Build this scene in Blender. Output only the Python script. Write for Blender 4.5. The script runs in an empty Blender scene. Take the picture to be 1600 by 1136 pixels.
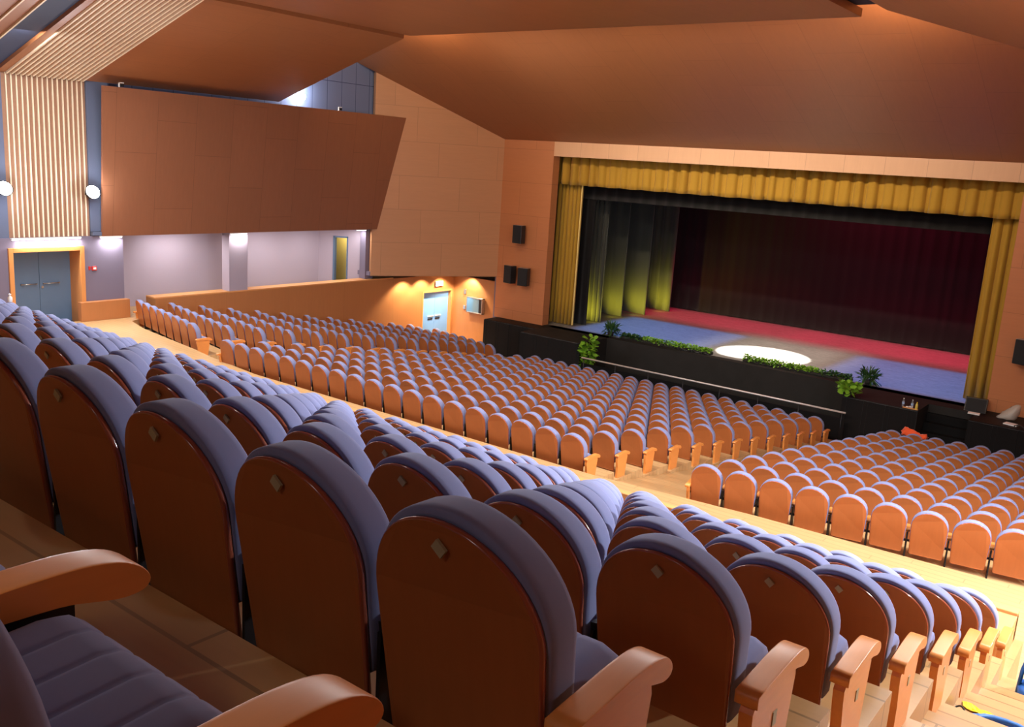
import bpy, math, random
from math import sin, cos, tan, pi, radians, sqrt, floor
from mathutils import Vector, Matrix
random.seed(7)
S = bpy.context.scene
C = S.collection

# ------------------------------------------------------------------ camera
YAW, PITCH, ROLL, FPX = .647, .216, -.063, 1438.33
fw = Vector((-sin(YAW)*cos(PITCH), cos(YAW)*cos(PITCH), -sin(PITCH)))
rt = Vector((cos(YAW), sin(YAW), 0)); dn = fw.cross(rt)
R_ = rt*cos(ROLL) + dn*sin(ROLL); D_ = -rt*sin(ROLL) + dn*cos(ROLL)
CAM = Vector((0, 0, 7.5))
cd = bpy.data.cameras.new('camera'); cam = bpy.data.objects.new('camera', cd); C.objects.link(cam)
cd.sensor_width = 36; cd.lens = FPX/1600*36; cd.clip_start = .05; cd.clip_end = 200
m = Matrix.Identity(4)
for i in range(3):
    m[i][0] = R_[i]; m[i][1] = -D_[i]; m[i][2] = -fw[i]; m[i][3] = CAM[i]
cam.matrix_world = m
S.camera = cam

# ------------------------------------------------------------------ world, exposure
W = bpy.data.worlds.new('world'); S.world = W; W.use_nodes = True
W.node_tree.nodes['Background'].inputs[0].default_value = (1, .85, .7, 1)
W.node_tree.nodes['Background'].inputs[1].default_value = .02
S.view_settings.view_transform = 'Standard'; S.view_settings.look = 'None'
S.view_settings.gamma = 1; S.view_settings.use_curve_mapping = False
S.view_settings.exposure = -0.05
S.cycles.use_denoising = True
S.cycles.max_bounces = 7; S.cycles.diffuse_bounces = 5; S.cycles.sample_clamp_indirect = 6
S.cycles.use_light_tree = True

WHITE = (1, .95, .9); WARM = (1, .62, .30); NEUT = (1, .80, .58); COOL = (.86, .92, 1)

def light(name, kind, loc, energy, color, aim=None, size=.3, size_y=None, spot=60, blend=.5, spread=None):
    d = bpy.data.lights.new(name, kind); o = bpy.data.objects.new(name, d); C.objects.link(o)
    o.location = loc; d.energy = energy; d.color = color
    if kind == 'AREA':
        d.size = size
        if size_y: d.shape = 'RECTANGLE'; d.size_y = size_y
        if spread: d.spread = radians(spread)
    else:
        d.shadow_soft_size = size
    if kind == 'SPOT':
        d.spot_size = radians(spot); d.spot_blend = blend
    if aim is not None:
        o.rotation_euler = (Vector(aim)-Vector(loc)).to_track_quat('-Z', 'Y').to_euler()
    return o

def gobo(name, loc, energy, color, hx, hy, h, soft=.03):
    """profile spot hung over the stage, shuttered to a rectangle 2hx by 2hy on the floor h below"""
    o = light(name, 'SPOT', loc, energy, color, None, .05, spot=2*math.degrees(math.atan(sqrt(hx*hx+hy*hy)/h))+6, blend=.05)
    d = o.data; d.use_nodes = True; nt = d.node_tree; em = nt.nodes['Emission']
    tc = nt.nodes.new('ShaderNodeTexCoord'); sp = nt.nodes.new('ShaderNodeSeparateXYZ')
    nt.links.new(tc.outputs['Normal'], sp.inputs[0])
    def M(op, a, b=None, c=None):
        n = nt.nodes.new('ShaderNodeMath'); n.operation = op
        for i, v in enumerate((a, b, c)):
            if v is None: continue
            if isinstance(v, (int, float)): n.inputs[i].default_value = v
            else: nt.links.new(v, n.inputs[i])
        return n.outputs[0]
    az = M('ABSOLUTE', sp.outputs[2])
    outs = []
    for k, hh in ((0, hx), (1, hy)):
        t = M('DIVIDE', M('ABSOLUTE', sp.outputs[k]), az)
        mr = nt.nodes.new('ShaderNodeMapRange'); nt.links.new(t, mr.inputs[0])
        mr.inputs[1].default_value = hh/h+soft; mr.inputs[2].default_value = hh/h-soft
        mr.inputs[3].default_value = 0; mr.inputs[4].default_value = 1
        outs.append(mr.outputs[0])
    nt.links.new(M('MULTIPLY', outs[0], outs[1]), em.inputs[1])
    return o

# --- light of the ceiling slot over the cross aisle
for x, z in ((-21.5, 9.75), (-17.5, 10.5), (-13, 10.5), (-8.5, 10.5), (-4, 10.0), (-.4, 9.2)):
    light('slot_light', 'AREA', (x, 10.6, z), 400, (.97, .97, .97), (x, 11.1, 0), 3.2, .35)
# --- front of house lights in the slot between the two ceilings
light('front_light', 'AREA', (-12.8, 20.0, 10.95), 240, (1, .84, .66), (-12.4, 29, 6.9), 12.0, .12, spread=70)
for x, e in ((-20.3, 150), (-16.5, 22), (-13, 20), (-9.5, 26), (-6.35, 170)):
    light('cove_light', 'AREA', (x, 20.1, 10.95), e, (1, .70, .42), (x, 23.4, 11.0), .8, .1)
# --- wall floods
for x, y, z in ((-24.35, 13.2, 5.88), (-24.35, 10.9, 5.94), (.85, 13.2, 5.88), (.85, 10.9, 5.9), (.85, 7.0, 7.6)):
    light('flood_light', 'SPOT', (x, y, z), 420 if x < 0 else 1300, COOL, (x+(2.5 if x < 0 else -2.5), y, z+(-.7 if x < 0 else -2.2)), .09, spot=165 if x < 0 else 150, blend=.5)
for y, z in ((13.2, 5.9), (10.9, 5.9)):
    light('flood_spill', 'POINT', (-24.45, y, z), 45, COOL, None, .12)
light('panel_top_light', 'POINT', (-24.95, 20.7, 9.2), 75, (.9, .95, 1), None, .09)
# --- lights under the upper wall panel
for x, y, e, L_ in ((-24.88, 12.1, 40, 1.7), (-24.88, 13.85, 20, .5), (-25.7, 16.6, 46, 1.6), (-24.93, 18.2, 16, .5), (-25.7, 20.3, 46, 1.6), (-25.7, 22.3, 30, .8), (-25.3, 23.6, 14, .3)):
    light('gallery_light', 'AREA', (x, y, 4.66), e, (1, .95, .93), (x-.25, y, 0), L_, .06)
# --- warm downlights over the exit door
for x, y in ((-24.5, 25.7), (-24.5, 26.75), (-24.5, 27.85), (-23.95, 28.45)):
    light('downlight_beam', 'SPOT', (x, y, 2.95), 300, (1, .85, .60), (x-.25, y, 0), .04, spot=115, blend=.5)
# --- fill light added over the seating, no real fixtures behind it
for x, y, z, e in ((-5, 3, 10.5, 160), (-12, 3, 10.5, 120), (-1.2, -1.5, 8.9, 90), (-8, 13.0, 10.6, 450), (-12.8, 13.0, 10.6, 450), (-17.6, 13.0, 10.6, 450), (-3.0, 12.5, 9.6, 260)):
    light('seating_fill', 'SPOT', (x, y, z), e, NEUT if y > 10 else (1, .93, .9), (x, y+(4 if y > 10 else 1.5), 0), .15, spot=110, blend=.8)
# --- stage lanterns
ZS = 1.41
light('follow_spot', 'SPOT', (-12.2, 30.3, 9.6), 16000, (1, .97, .92), (-12.15, 30.6, ZS), .03, spot=23, blend=.12)
gobo('blue_lantern', (-16.6, 31.35, 9.0), 4300, (.09, .28, .9), 2.55, 2.35, 7.6)
gobo('blue_lantern', (-7.4, 31.35, 9.0), 4300, (.09, .28, .9), 2.35, 2.35, 7.6)
gobo('red_lantern', (-16, 36.0, 9.0), 3300, (1, .01, .09), 4.0, 1.7, 7.6, .10)
gobo('red_lantern', (-8.6, 36.0, 9.0), 3700, (1, .01, .09), 4.0, 1.7, 7.6, .10)
gobo('white_lantern', (-12.0, 31.5, 9.0), 2600, (1, .95, .8), 2.4, 2.6, 7.6, .12)
light('red_wash', 'AREA', (-12, 36.6, 9.2), 420, (1, .02, .14), (-11, 37.6, 6.5), 9, .4)
for x, y in ((-19.42, 31.1), (-19.6, 33.0), (-19.3, 34.4), (-19.2, 36.3)):
    light('yellow_floor_light', 'SPOT', (x-.25, y-.95, 1.6), 190, (1, .88, .05), (x, y, 2.1), .06, spot=100, blend=1)

# ------------------------------------------------------------------ materials
def srgb(r, g, b):
    f = lambda c: (c/255/12.92) if c <= 10 else ((c/255+.055)/1.055)**2.4
    return (f(r), f(g), f(b), 1)
class N:
    def __init__(s, name):
        s.m = bpy.data.materials.new(name); s.m.use_nodes = True; s.t = s.m.node_tree
        s.b = s.t.nodes['Principled BSDF']
    def new(s, k): return s.t.nodes.new(k)
    def link(s, a, b): s.t.links.new(a, b)
    def math(s, op, a, b=None, c=None):
        n = s.new('ShaderNodeMath'); n.operation = op
        for i, v in enumerate((a, b, c)):
            if v is None: continue
            if isinstance(v, (int, float)): n.inputs[i].default_value = v
            else: s.link(v, n.inputs[i])
        return n.outputs[0]
    def coord(s):
        return s.new('ShaderNodeTexCoord').outputs['Object']
    def mix(s, f, a, b):
        n = s.new('ShaderNodeMix'); n.data_type = 'RGBA'
        if isinstance(f, (int, float)): n.inputs[0].default_value = f
        else: s.link(f, n.inputs[0])
        for i, v in ((6, a), (7, b)):
            if isinstance(v, tuple): n.inputs[i].default_value = v
            else: s.link(v, n.inputs[i])
        return n.outputs[2]
    def noise(s, co, scale, sc=(1, 1, 1), detail=4, rot=(0, 0, 0)):
        mp = s.new('ShaderNodeMapping'); s.link(co, mp.inputs[0]); mp.inputs['Scale'].default_value = sc; mp.inputs['Rotation'].default_value = rot
        n = s.new('ShaderNodeTexNoise'); s.link(mp.outputs[0], n.inputs['Vector']); n.inputs['Scale'].default_value = scale; n.inputs['Detail'].default_value = detail
        return n.outputs['Fac']
    def rough(s, v): s.b.inputs['Roughness'].default_value = v
def matte(m, v=.15):
    m.node_tree.nodes['Principled BSDF'].inputs['Specular IOR Level'].default_value = v
def vary(c, k): return (min(1, c[0]*k), min(1, c[1]*k), min(1, c[2]*k), 1)

def plain(name, c, rough=.6, metal=0, nz=0, nscale=30, coat=0):
    n = N(name); n.rough(rough); n.b.inputs['Metallic'].default_value = metal
    co = n.coord()
    col = n.mix(n.noise(co, nscale), vary(c, 1-nz-.04), vary(c, 1+nz+.04))
    n.link(col, n.b.inputs['Base Color'])
    if coat: n.b.inputs['Coat Weight'].default_value = coat; n.b.inputs['Coat Roughness'].default_value = .15
    return n.m

def wood(name, c, grain=(1, 1, 12), scale=3, rough=.42, seam=None, dark=.45, var=.14, coat=0):
    """seam = (u axis, v axis, du, dv, u0, v0, stagger): panel joints on a world grid"""
    n = N(name); n.rough(rough); co = n.coord()
    f = n.noise(co, scale, grain, 5)
    f2 = n.noise(co, scale*.25, grain, 2)
    col = n.mix(f, vary(c, 1-var), vary(c, 1+var))
    col = n.mix(n.math('MULTIPLY', f2, .35), col, vary(c, .8))
    if seam:
        ua, va, du, dv, u0, v0, st = seam
        sp = n.new('ShaderNodeSeparateXYZ'); n.link(co, sp.inputs[0])
        U = n.math('DIVIDE', n.math('SUBTRACT', sp.outputs[ua], u0), du)
        V = n.math('DIVIDE', n.math('SUBTRACT', sp.outputs[va], v0), dv)
        fu = n.math('FLOOR', U)
        V = n.math('ADD', V, n.math('MULTIPLY', n.math('MODULO', n.math('ABSOLUTE', n.math('MULTIPLY', fu, 2.37)), 1.0), st))
        wid = .013
        a = n.math('LESS_THAN', n.math('FRACT', U), wid/du)
        b = n.math('LESS_THAN', n.math('FRACT', V), wid/dv)
        mk = n.math('MAXIMUM', a, b)
        col = n.mix(n.math('MULTIPLY', mk, .92), col, vary(c, dark))
        cell = n.new('ShaderNodeTexWhiteNoise'); cell.noise_dimensions = '2D'
        cb = n.new('ShaderNodeCombineXYZ'); n.link(fu, cb.inputs[0]); n.link(n.math('FLOOR', V), cb.inputs[1]); n.link(cb.outputs[0], cell.inputs['Vector'])
        col = n.mix(n.math('MULTIPLY', cell.outputs['Value'], .22), col, vary(c, .72))
    n.link(col, n.b.inputs['Base Color'])
    if coat: n.b.inputs['Coat Weight'].default_value = coat; n.b.inputs['Coat Roughness'].default_value = .25
    return n.m

def emit(name, c, e):
    n = N(name); n.b.inputs['Base Color'].default_value = c
    n.b.inputs['Emission Color'].default_value = c; n.b.inputs['Emission Strength'].default_value = e
    return n.m

def fabric(name, c, rough=.9, sheen=.4, nz=.06):
    n = N(name); n.rough(rough); co = n.coord()
    n.link(n.mix(n.noise(co, 60, (1, 1, 1), 3), vary(c, 1-nz), vary(c, 1+nz)), n.b.inputs['Base Color'])
    n.b.inputs['Sheen Weight'].default_value = sheen; n.b.inputs['Sheen Roughness'].default_value = .5
    return n.m

M = {}
M['floor'] = wood('light oak boards', srgb(202, 162, 112), (1, 14, 14), 2.2, .35, (1, 0, .14, 1.9, 0, 0, 1.0), .62, .10)
M['floor_back'] = wood('oak tread boards', srgb(190, 146, 94), (1, 14, 14), 2.2, .35, (1, 0, .5, 2.4, .13, 0, 1.0), .5, .10)
M['riser'] = wood('oak riser', srgb(176, 118, 62), (1, 12, 12), 2.5, .4)
M['ceiling_A'] = wood('ceiling veneer', srgb(154, 98, 62), (9, 1, 1), 2.0, .45, (0, 1, 1.24, 1.9, -22.58, 21.6, 1.0), .7, .12)
M['ceiling_B'] = wood('ceiling veneer lengthwise', srgb(156, 98, 60), (9, 1, 1), 2.0, .38, (1, 0, 2.4, 1.24, .8, 0, 1.0), .75, .12)
M['front'] = wood('maple panel front wall', srgb(192, 122, 76), (1, 1, 14), 1.6, .45, (2, 0, 1.24, 2.48, 3.01, 0, 1.0), .62, .09)
M['band'] = wood('maple panel band', srgb(214, 168, 130), (12, 1, 1), 1.6, .45, (0, 2, 1.19, 9, -22.6, 0, 0), .6, .07)
M['splay'] = wood('maple panel side wall', srgb(202, 146, 102), (1, 1, 14), 1.6, .45, (2, 1, 1.24, 2.1, 3.01, 24.3, 1.0), .6, .09)
M['panel'] = wood('cherry panel side wall', srgb(148, 96, 68), (12, 12, 1), 1.4, .4, (1, 2, 1.25, 2.5, 15.1, 8.0, 1.0), .6, .12)
M['parapet'] = wood('cherry parapet', srgb(188, 124, 74), (12, 12, 1), 1.2, .42, (1, 2, 2.5, 9, 15.2, 0, 0), .75, .09)
M['woodtop'] = wood('oak coping', srgb(222, 158, 96), (8, 1, 1), 2.0, .4)
M['frame'] = wood('door frame wood', srgb(214, 146, 84), (8, 8, 1), 2.0, .4)
M['slat'] = wood('pale slat', srgb(240, 222, 194), (1, 1, 6), 2.0, .5, var=.06)
M['slatbase'] = wood('slat backing', srgb(150, 110, 86), (1, 1, 6), 2.0, .5)
M['purple'] = fabric('mauve wall fabric', srgb(116, 108, 128), .95, .1, .05)
M['pilaster'] = fabric('blue grey wall fabric', srgb(92, 100, 124), .95, .1, .05)
M['mauve_light'] = fabric('pale mauve wall fabric', srgb(170, 158, 172), .95, .1, .04)
M['bluewall'] = None
n = N('blue acoustic tile'); co = n.coord(); n.rough(.8)
sp = n.new('ShaderNodeSeparateXYZ'); n.link(co, sp.inputs[0])
a = n.math('LESS_THAN', n.math('FRACT', n.math('DIVIDE', n.math('SUBTRACT', sp.outputs[1], 23.96), .655)), .03)
b = n.math('LESS_THAN', n.math('FRACT', n.math('DIVIDE', n.math('SUBTRACT', sp.outputs[2], 8.45), 1.35)), .016)
n.link(n.mix(n.math('MAXIMUM', a, b), srgb(118, 132, 170), srgb(60, 70, 105)), n.b.inputs['Base Color']); M['bluewall'] = n.m
M['blue_dark'] = plain('dark blue paint', srgb(52, 62, 92), .7)
M['door'] = plain('blue grey door', srgb(88, 112, 140), .45, 0, .04, 3)
M['door_light'] = plain('pale blue door', srgb(120, 172, 236), .35, 0, .03, 3)
M['black'] = fabric('black masking cloth', srgb(20, 18, 18), .9, .2, .15)
M['blackpaint'] = plain('black paint', srgb(18, 17, 17), .55, 0, .15, 6)
M['blackwood'] = plain('black boarding', srgb(15, 11, 11), .5, 0, .2, 8)
M['plastic'] = plain('black plastic', srgb(26, 28, 30), .4)
M['grille'] = plain('speaker grille', srgb(24, 24, 26), .8, 0, .2, 200)
M['metal'] = plain('brushed steel', srgb(190, 188, 184), .3, .9)
M['darkmetal'] = plain('black seat metal', srgb(28, 27, 30), .45, .3)
M['chrome'] = plain('polished rail', srgb(240, 234, 228), .38, .5)
M['gold'] = fabric('gold velvet', srgb(170, 130, 30), .8, .15, .05)
M['gold_lining'] = fabric('pale gold edge', srgb(238, 208, 120), .8, .3, .03)
M['legs'] = fabric('charcoal stage cloth', srgb(70, 70, 62), .9, .3, .08)
M['backdrop'] = fabric('dark backdrop cloth', srgb(38, 22, 28), .9, .2, .12)
n = N('worn stage floor'); co = n.coord(); n.rough(.6)
f = n.noise(co, 2.6, (1, 6, 1), 8); f2 = n.noise(co, 9, (1, 3, 1), 4)
n.link(n.mix(n.math('MULTIPLY', n.math('ADD', f, f2), .6), srgb(30, 29, 28), srgb(160, 156, 150)), n.b.inputs['Base Color']); M['stage'] = n.m
M['apron'] = plain('dusty black apron', srgb(42, 40, 38), .7, 0, .25, 3)
M['fab'] = fabric('blue grey upholstery', srgb(128, 134, 174), .95, .12, .03)
M['seatwood'] = wood('lacquered seat back', srgb(172, 98, 50), (10, 1, 1), 3, .42, var=.10, coat=.05)
M['seatedge'] = plain('red lacquered ply edge', srgb(158, 82, 58), .22, 0, .05, 20, .4)
M['arm'] = wood('beech armrest', srgb(232, 148, 74), (8, 1.2, 8), 5, .36, var=.10, coat=.12)
M['brass'] = plain('number plate', srgb(178, 168, 134), .5, .1)
M['white'] = plain('white plastic', srgb(235, 235, 232), .5)
M['paper'] = plain('white paper', srgb(232, 230, 226), .8)
M['red'] = plain('red alarm box', srgb(196, 44, 40), .45)
M['glow'] = emit('lit lamp glass', (1, .97, .93, 1), 60)
M['glow_warm'] = emit('lit warm lens', (1, .75, .45, 1), 14)
M['glow_sign'] = emit('lit sign panel', (.95, 1, .92, 1), 3.0)
M['glow_strip'] = emit('lit strip diffuser', (1, .97, .95, 1), 6)
M['sign_green'] = emit('green sign lettering', (.1, .5, .2, 1), 1.0)
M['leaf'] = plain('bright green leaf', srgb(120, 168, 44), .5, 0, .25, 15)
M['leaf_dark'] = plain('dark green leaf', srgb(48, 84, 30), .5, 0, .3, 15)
M['soil'] = plain('dark planter', srgb(34, 30, 26), .8)
M['orange'] = fabric('orange cloth', srgb(235, 84, 28), .8, .3)
M['yellow'] = plain('yellow card', srgb(236, 206, 18), .7)
M['yellow_b'] = plain('yellow bottle', srgb(214, 188, 80), .35)
M['vac'] = plain('blue moulded plastic', srgb(34, 104, 190), .35)
M['hose'] = plain('blue hose', srgb(60, 120, 190), .45)
M['bluecap'] = plain('pale blue label', srgb(150, 180, 215), .4)
n = N('clear bottle plastic'); n.b.inputs['Transmission Weight'].default_value = .85; n.b.inputs['Roughness'].default_value = .08; n.b.inputs['IOR'].default_value = 1.3
n.b.inputs['Base Color'].default_value = (.9, .95, 1, 1); M['clear'] = n.m
n = N('cabinet glass'); n.rough(.06); n.b.inputs['Base Color'].default_value = srgb(120, 160, 190); n.b.inputs['Metallic'].default_value = .35; M['glass'] = n.m
n = N('film plastic'); n.b.inputs['Alpha'].default_value = .55; n.rough(.25); n.b.inputs['Base Color'].default_value = srgb(205, 200, 190); M['film'] = n.m
M['yellowwall'] = plain('cream painted room', srgb(206, 190, 120), .8)

for k_ in ('black', 'blackpaint', 'blackwood', 'apron', 'backdrop', 'legs'): matte(M[k_])
# ------------------------------------------------------------------ mesh builder
class MB:
    def __init__(s): s.v = []; s.f = []; s.mi = []; s.sm = []
    def add(s, vs, fs, mi=0, smooth=False):
        b = len(s.v); s.v += [tuple(v) for v in vs]
        for f in fs: s.f.append([b+i for i in f]); s.mi.append(mi); s.sm.append(smooth)
        return s
    def box(s, x0, x1, y0, y1, z0, z1, mi=0, T=None):
        vs = [(x, y, z) for z in (z0, z1) for y in (y0, y1) for x in (x0, x1)]
        if T: vs = [T(*v) for v in vs]
        return s.add(vs, [(0, 2, 3, 1), (4, 5, 7, 6), (0, 1, 5, 4), (2, 6, 7, 3), (0, 4, 6, 2), (1, 3, 7, 5)], mi)
    def bbox(s, x0, x1, y0, y1, z0, z1, b=.005, mi=0, T=None):
        """box with chamfered edges"""
        vs = []
        for sz, z in ((-1, z0), (1, z1)):
            for sy, y in ((-1, y0), (1, y1)):
                for sx, x in ((-1, x0), (1, x1)):
                    vs += [(x, y-sy*b, z-sz*b), (x-sx*b, y, z-sz*b), (x-sx*b, y-sy*b, z)]
        if T: vs = [T(*v) for v in vs]
        c = lambda i, k: i*3+k
        fs = [(c(0,0), c(4,0), c(6,0), c(2,0)), (c(1,0), c(3,0), c(7,0), c(5,0)), (c(0,1), c(1,1), c(5,1), c(4,1)), (c(2,1), c(6,1), c(7,1), c(3,1)), (c(0,2), c(2,2), c(3,2), c(1,2)), (c(4,2), c(5,2), c(7,2), c(6,2))]
        for i in range(8): fs.append((c(i,0), c(i,1), c(i,2)))
        for a, b_, k in ((0,1,0),(2,3,0),(4,5,0),(6,7,0),(0,2,1),(1,3,1),(4,6,1),(5,7,1),(0,4,2),(1,5,2),(2,6,2),(3,7,2)):
            o = [j for j in range(3) if j != k]
            fs.append((c(a,o[0]), c(a,o[1]), c(b_,o[1]), c(b_,o[0])))
        return s.add(vs, fs, mi)
    def prism(s, poly, d, mi=0):
        """polygon (3D points) extruded by vector d"""
        n = len(poly); d = Vector(d); a = [Vector(p) for p in poly]
        vs = a+[p+d for p in a]
        fs = [tuple(range(n))[::-1], tuple(range(n, 2*n))]+[(i, (i+1) % n, n+(i+1) % n, n+i) for i in range(n)]
        return s.add(vs, fs, mi)
    def loft(s, rings, mi=0, smooth=True, cap0=True, cap1=True, capmi=None, sidemi=None):
        b = len(s.v); n = len(rings[0]); s.v += [tuple(p) for r in rings for p in r]
        for j in range(len(rings)-1):
            for i in range(n):
                k = (i+1) % n
                s.f.append([b+j*n+i, b+j*n+k, b+(j+1)*n+k, b+(j+1)*n+i]); s.mi.append(mi if sidemi is None else sidemi); s.sm.append(smooth)
        cm = mi if capmi is None else capmi
        if cap0: s.f.append([b+i for i in range(n)][::-1]); s.mi.append(cm); s.sm.append(False)
        if cap1: s.f.append([b+(len(rings)-1)*n+i for i in range(n)]); s.mi.append(cm); s.sm.append(False)
        return s
    def cyl(s, p0, p1, r0, r1=None, n=12, mi=0, smooth=True):
        r1 = r0 if r1 is None else r1; p0 = Vector(p0); p1 = Vector(p1); a = (p1-p0).normalized()
        u = a.orthogonal().normalized(); w = a.cross(u)
        return s.loft([[p+(u*cos(2*pi*i/n)+w*sin(2*pi*i/n))*r for i in range(n)] for p, r in ((p0, r0), (p1, r1))], mi, smooth)
    def tube(s, pts, r, n=8, mi=0):
        pts = [Vector(p) for p in pts]; rings = []
        u = None
        for i, p in enumerate(pts):
            a = (pts[min(i+1, len(pts)-1)]-pts[max(i-1, 0)]).normalized()
            if u is None: u = a.orthogonal().normalized()
            u = (u-a*u.dot(a)).normalized(); w = a.cross(u)
            rr = r[i] if isinstance(r, list) else r
            rings.append([p+(u*cos(2*pi*k/n)+w*sin(2*pi*k/n))*rr for k in range(n)])
        return s.loft(rings, mi)
    def lathe(s, prof, o=(0, 0, 0), n=14, mi=0):
        o = Vector(o)
        return s.loft([[o+Vector((r*cos(2*pi*i/n), r*sin(2*pi*i/n), z)) for i in range(n)] for r, z in prof], mi)
    def build(s, name, mats, parent=None, label=None):
        me = bpy.data.meshes.new(name); me.from_pydata(s.v, [], s.f)
        if not isinstance(mats, (list, tuple)): mats = [mats]
        for q in mats: me.materials.append(q)
        me.polygons.foreach_set('material_index', s.mi); me.polygons.foreach_set('use_smooth', s.sm)
        me.update(); o = bpy.data.objects.new(name, me); C.objects.link(o)
        if parent is not None: o.parent = parent
        if label: o['label'] = label
        return o
def thing(name, label, cat, loc=(0, 0, 0), rz=0, group=None):
    o = bpy.data.objects.new(name, None); C.objects.link(o); o.empty_display_size = .2
    o.location = loc; o.rotation_euler = (0, 0, rz); return tag(o, label, cat, group)
def tag(o, label, cat, group=None, kind=None):
    o['label'] = label; o['category'] = cat
    if group: o['group'] = group
    if kind: o['kind'] = kind
    return o
def struct(o, label=None):
    o['kind'] = 'structure'
    if label: o['label'] = label
    return o
def dup(root, loc, rz, label, group):
    r = root.copy(); C.objects.link(r); r.location = loc; r.rotation_euler = (0, 0, rz)
    r['label'] = label
    if group: r['group'] = group
    for ch in list(root.children):
        c = ch.copy(); C.objects.link(c); c.parent = r
        for g in list(ch.children):
            d = g.copy(); C.objects.link(d); d.parent = c
    return r
ORD = ['first', 'second', 'third', 'fourth', 'fifth', 'sixth', 'seventh', 'eighth', 'ninth', 'tenth', 'eleventh', 'twelfth', 'thirteenth', 'fourteenth', 'fifteenth', 'sixteenth', 'seventeenth', 'eighteenth', 'nineteenth', 'twentieth']
TENS = {20: 'twenty', 30: 'thirty', 40: 'forty'}
def nth(i):
    if i < 20: return ORD[i]
    k = i+1; t = k//10*10
    return TENS[t]+('-'+ORD[k-t-1] if k > t else 'ieth') if k > t else {30: 'thirtieth', 40: 'fortieth'}[k]

def project(P):
    d = Vector(P)-CAM; z = d.dot(fw)
    if z < .1: return None
    return 800+FPX*d.dot(R_)/z, 568+FPX*d.dot(D_)/z, z
# ------------------------------------------------------------------ floors
# heights measured from the pit floor in front of the stage (z about .1)
ZA = 2.38                                   # cross aisle
def tread(k): return 5.95-.382*k            # back block, row k counted from the camera's front neighbour
b = MB()
for k in range(-5, 8):
    y0, y1 = 1.25+k, 2.25+k
    if k == 7: y1 = 9.6
    b.box(-24.99, -.86, y0, y1, 0, tread(k))
    if k < 7:
        b.box(-.86, 1.2, y0, y0+.5, 0, tread(k)); b.box(-.86, 1.2, y0+.5, y1, 0, tread(k)-.191)
b.box(-.86, 1.2, 8.25, 8.75, 0, tread(7))
for i in range(1, 5): b.box(-.86, 1.2, 8.75+.28*(i-1), 8.75+.28*i, 0, tread(7)-.18*i)
struct(b.build('floor', M['floor_back']), 'stepped oak floor under the nearest block of seats')
# cross aisle
b = MB()
edge = [(1.2, 13.42), (-1.8, 13.27), (-5.0, 13.1), (-7.8, 12.8), (-17, 12.8), (-19.2, 13.08), (-20.0, 13.24), (-23.1, 13.68), (-24.25, 14.0), (-24.6, 14.6), (-24.99, 15.17)]
poly = [(1.2, 9.58)]+edge+[(-25.5, 15.2), (-25.5, 24.2), (-28.2, 24.2), (-28.2, 14.0), (-24.99, 14.0), (-24.99, 9.58)]
b.prism([(x, y, ZA) for x, y in poly], (0, 0, -.4))
struct(b.build('floor', M['floor']), 'pale oak cross aisle')
# raked floor in the aisles between blocks, then the flat floor before the rail
b = MB()
def zr(y): return 2.12-.16*(y-12.86)
b.prism([(-24.98, 12.5, zr(12.5)), (1.2, 12.5, zr(12.5)), (1.2, 25.5, zr(25.5)), (-24.98, 25.5, zr(25.5))], (0, 0, -.3))
b.box(-25.0, 1.2, 25.4, 26.52, -.2, .1); b.box(-25.0, -16.72, 26.5, 28.8, -.2, .1); b.box(-8.05, 1.2, 26.5, 28.8, -.2, .1)
struct(b.build('floor', M['floor']), 'raked oak floor of the front stalls')
AL, AR = -.204, .164
Z1 = 2.154
def terrace(px, py, qx, dy, a, n, x0, x1, nseat):
    b = MB()
    ca, sa = cos(a), sin(a)
    for k in range(n):
        z = Z1-.167*k
        ox, oy = px+qx*k, py+dy*k
        T = lambda x, y, zz: (ox+x*ca-y*sa, oy+x*sa+y*ca, zz)
        b.box(x0, x1, -.12, dy-.12 if k < n-1 else .62, z-.22, z, 0, T)
    return b.build('floor', M['floor'])
struct(terrace(-8.375, 12.858, 0, 1.044, 0, 13, -10.18, .42, 19), 'low wooden terraces under the centre stalls')
struct(terrace(-20.551, 13.438, .002, 1.016, AL, 13, -4.12, .42, 8), 'low wooden terraces under the left stalls')
struct(terrace(-5.937, 13.089, -.032, 1.051, AR, 13, -.28, 5.6, 10), 'low wooden terraces under the right stalls')
# end block and low parapet in front of the nearest block
b = MB(); b.bbox(-1.20, -.94, 8.97, 9.62, tread(7), 3.55, .006)
b.bbox(-24.9, -.94, 9.5, 9.6, ZA, 3.58, .006)
struct(b.build('trim_1', M['woodtop']), 'low wooden parapet closing the nearest block')

# ------------------------------------------------------------------ stage
b = MB(); b.box(-26, 0, 28.9, 38.6, 1.2, ZS); struct(b.build('floor', M['stage']), 'worn grey stage floor')
b = MB()
b.box(-19.9, -17.25, 26.75, 28.9, .1, ZS); b.box(-20.2, -4.55, 28.5, 28.9, .1, ZS)
b.box(-8.05, -5.95, 26.75, 28.9, .1, ZS); b.box(-5.95, -4.7, 27.9, 28.9, .1, ZS)
struct(b.build('trim_2', [M['apron']]), 'black stage apron')
b = MB(); b.box(-17.25, -8.05, 28.84, 28.9, -1.2, ZS-.01); b.box(-17.25, -8.05, 28.55, 28.86, -1.2, .95)
b.box(-17.25, -8.05, 26.55, 28.6, -1.3, -1.2); b.box(-17.25, -8.05, 26.5, 26.56, -1.3, .1)
b.box(-16.78, -16.73, 26.52, 28.9, -1.3, .1); b.box(-8.05, -8.0, 26.75, 28.9, -1.3, .1)
struct(b.build('trim_3', [M['blackwood']]), 'black orchestra pit lining')
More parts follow.
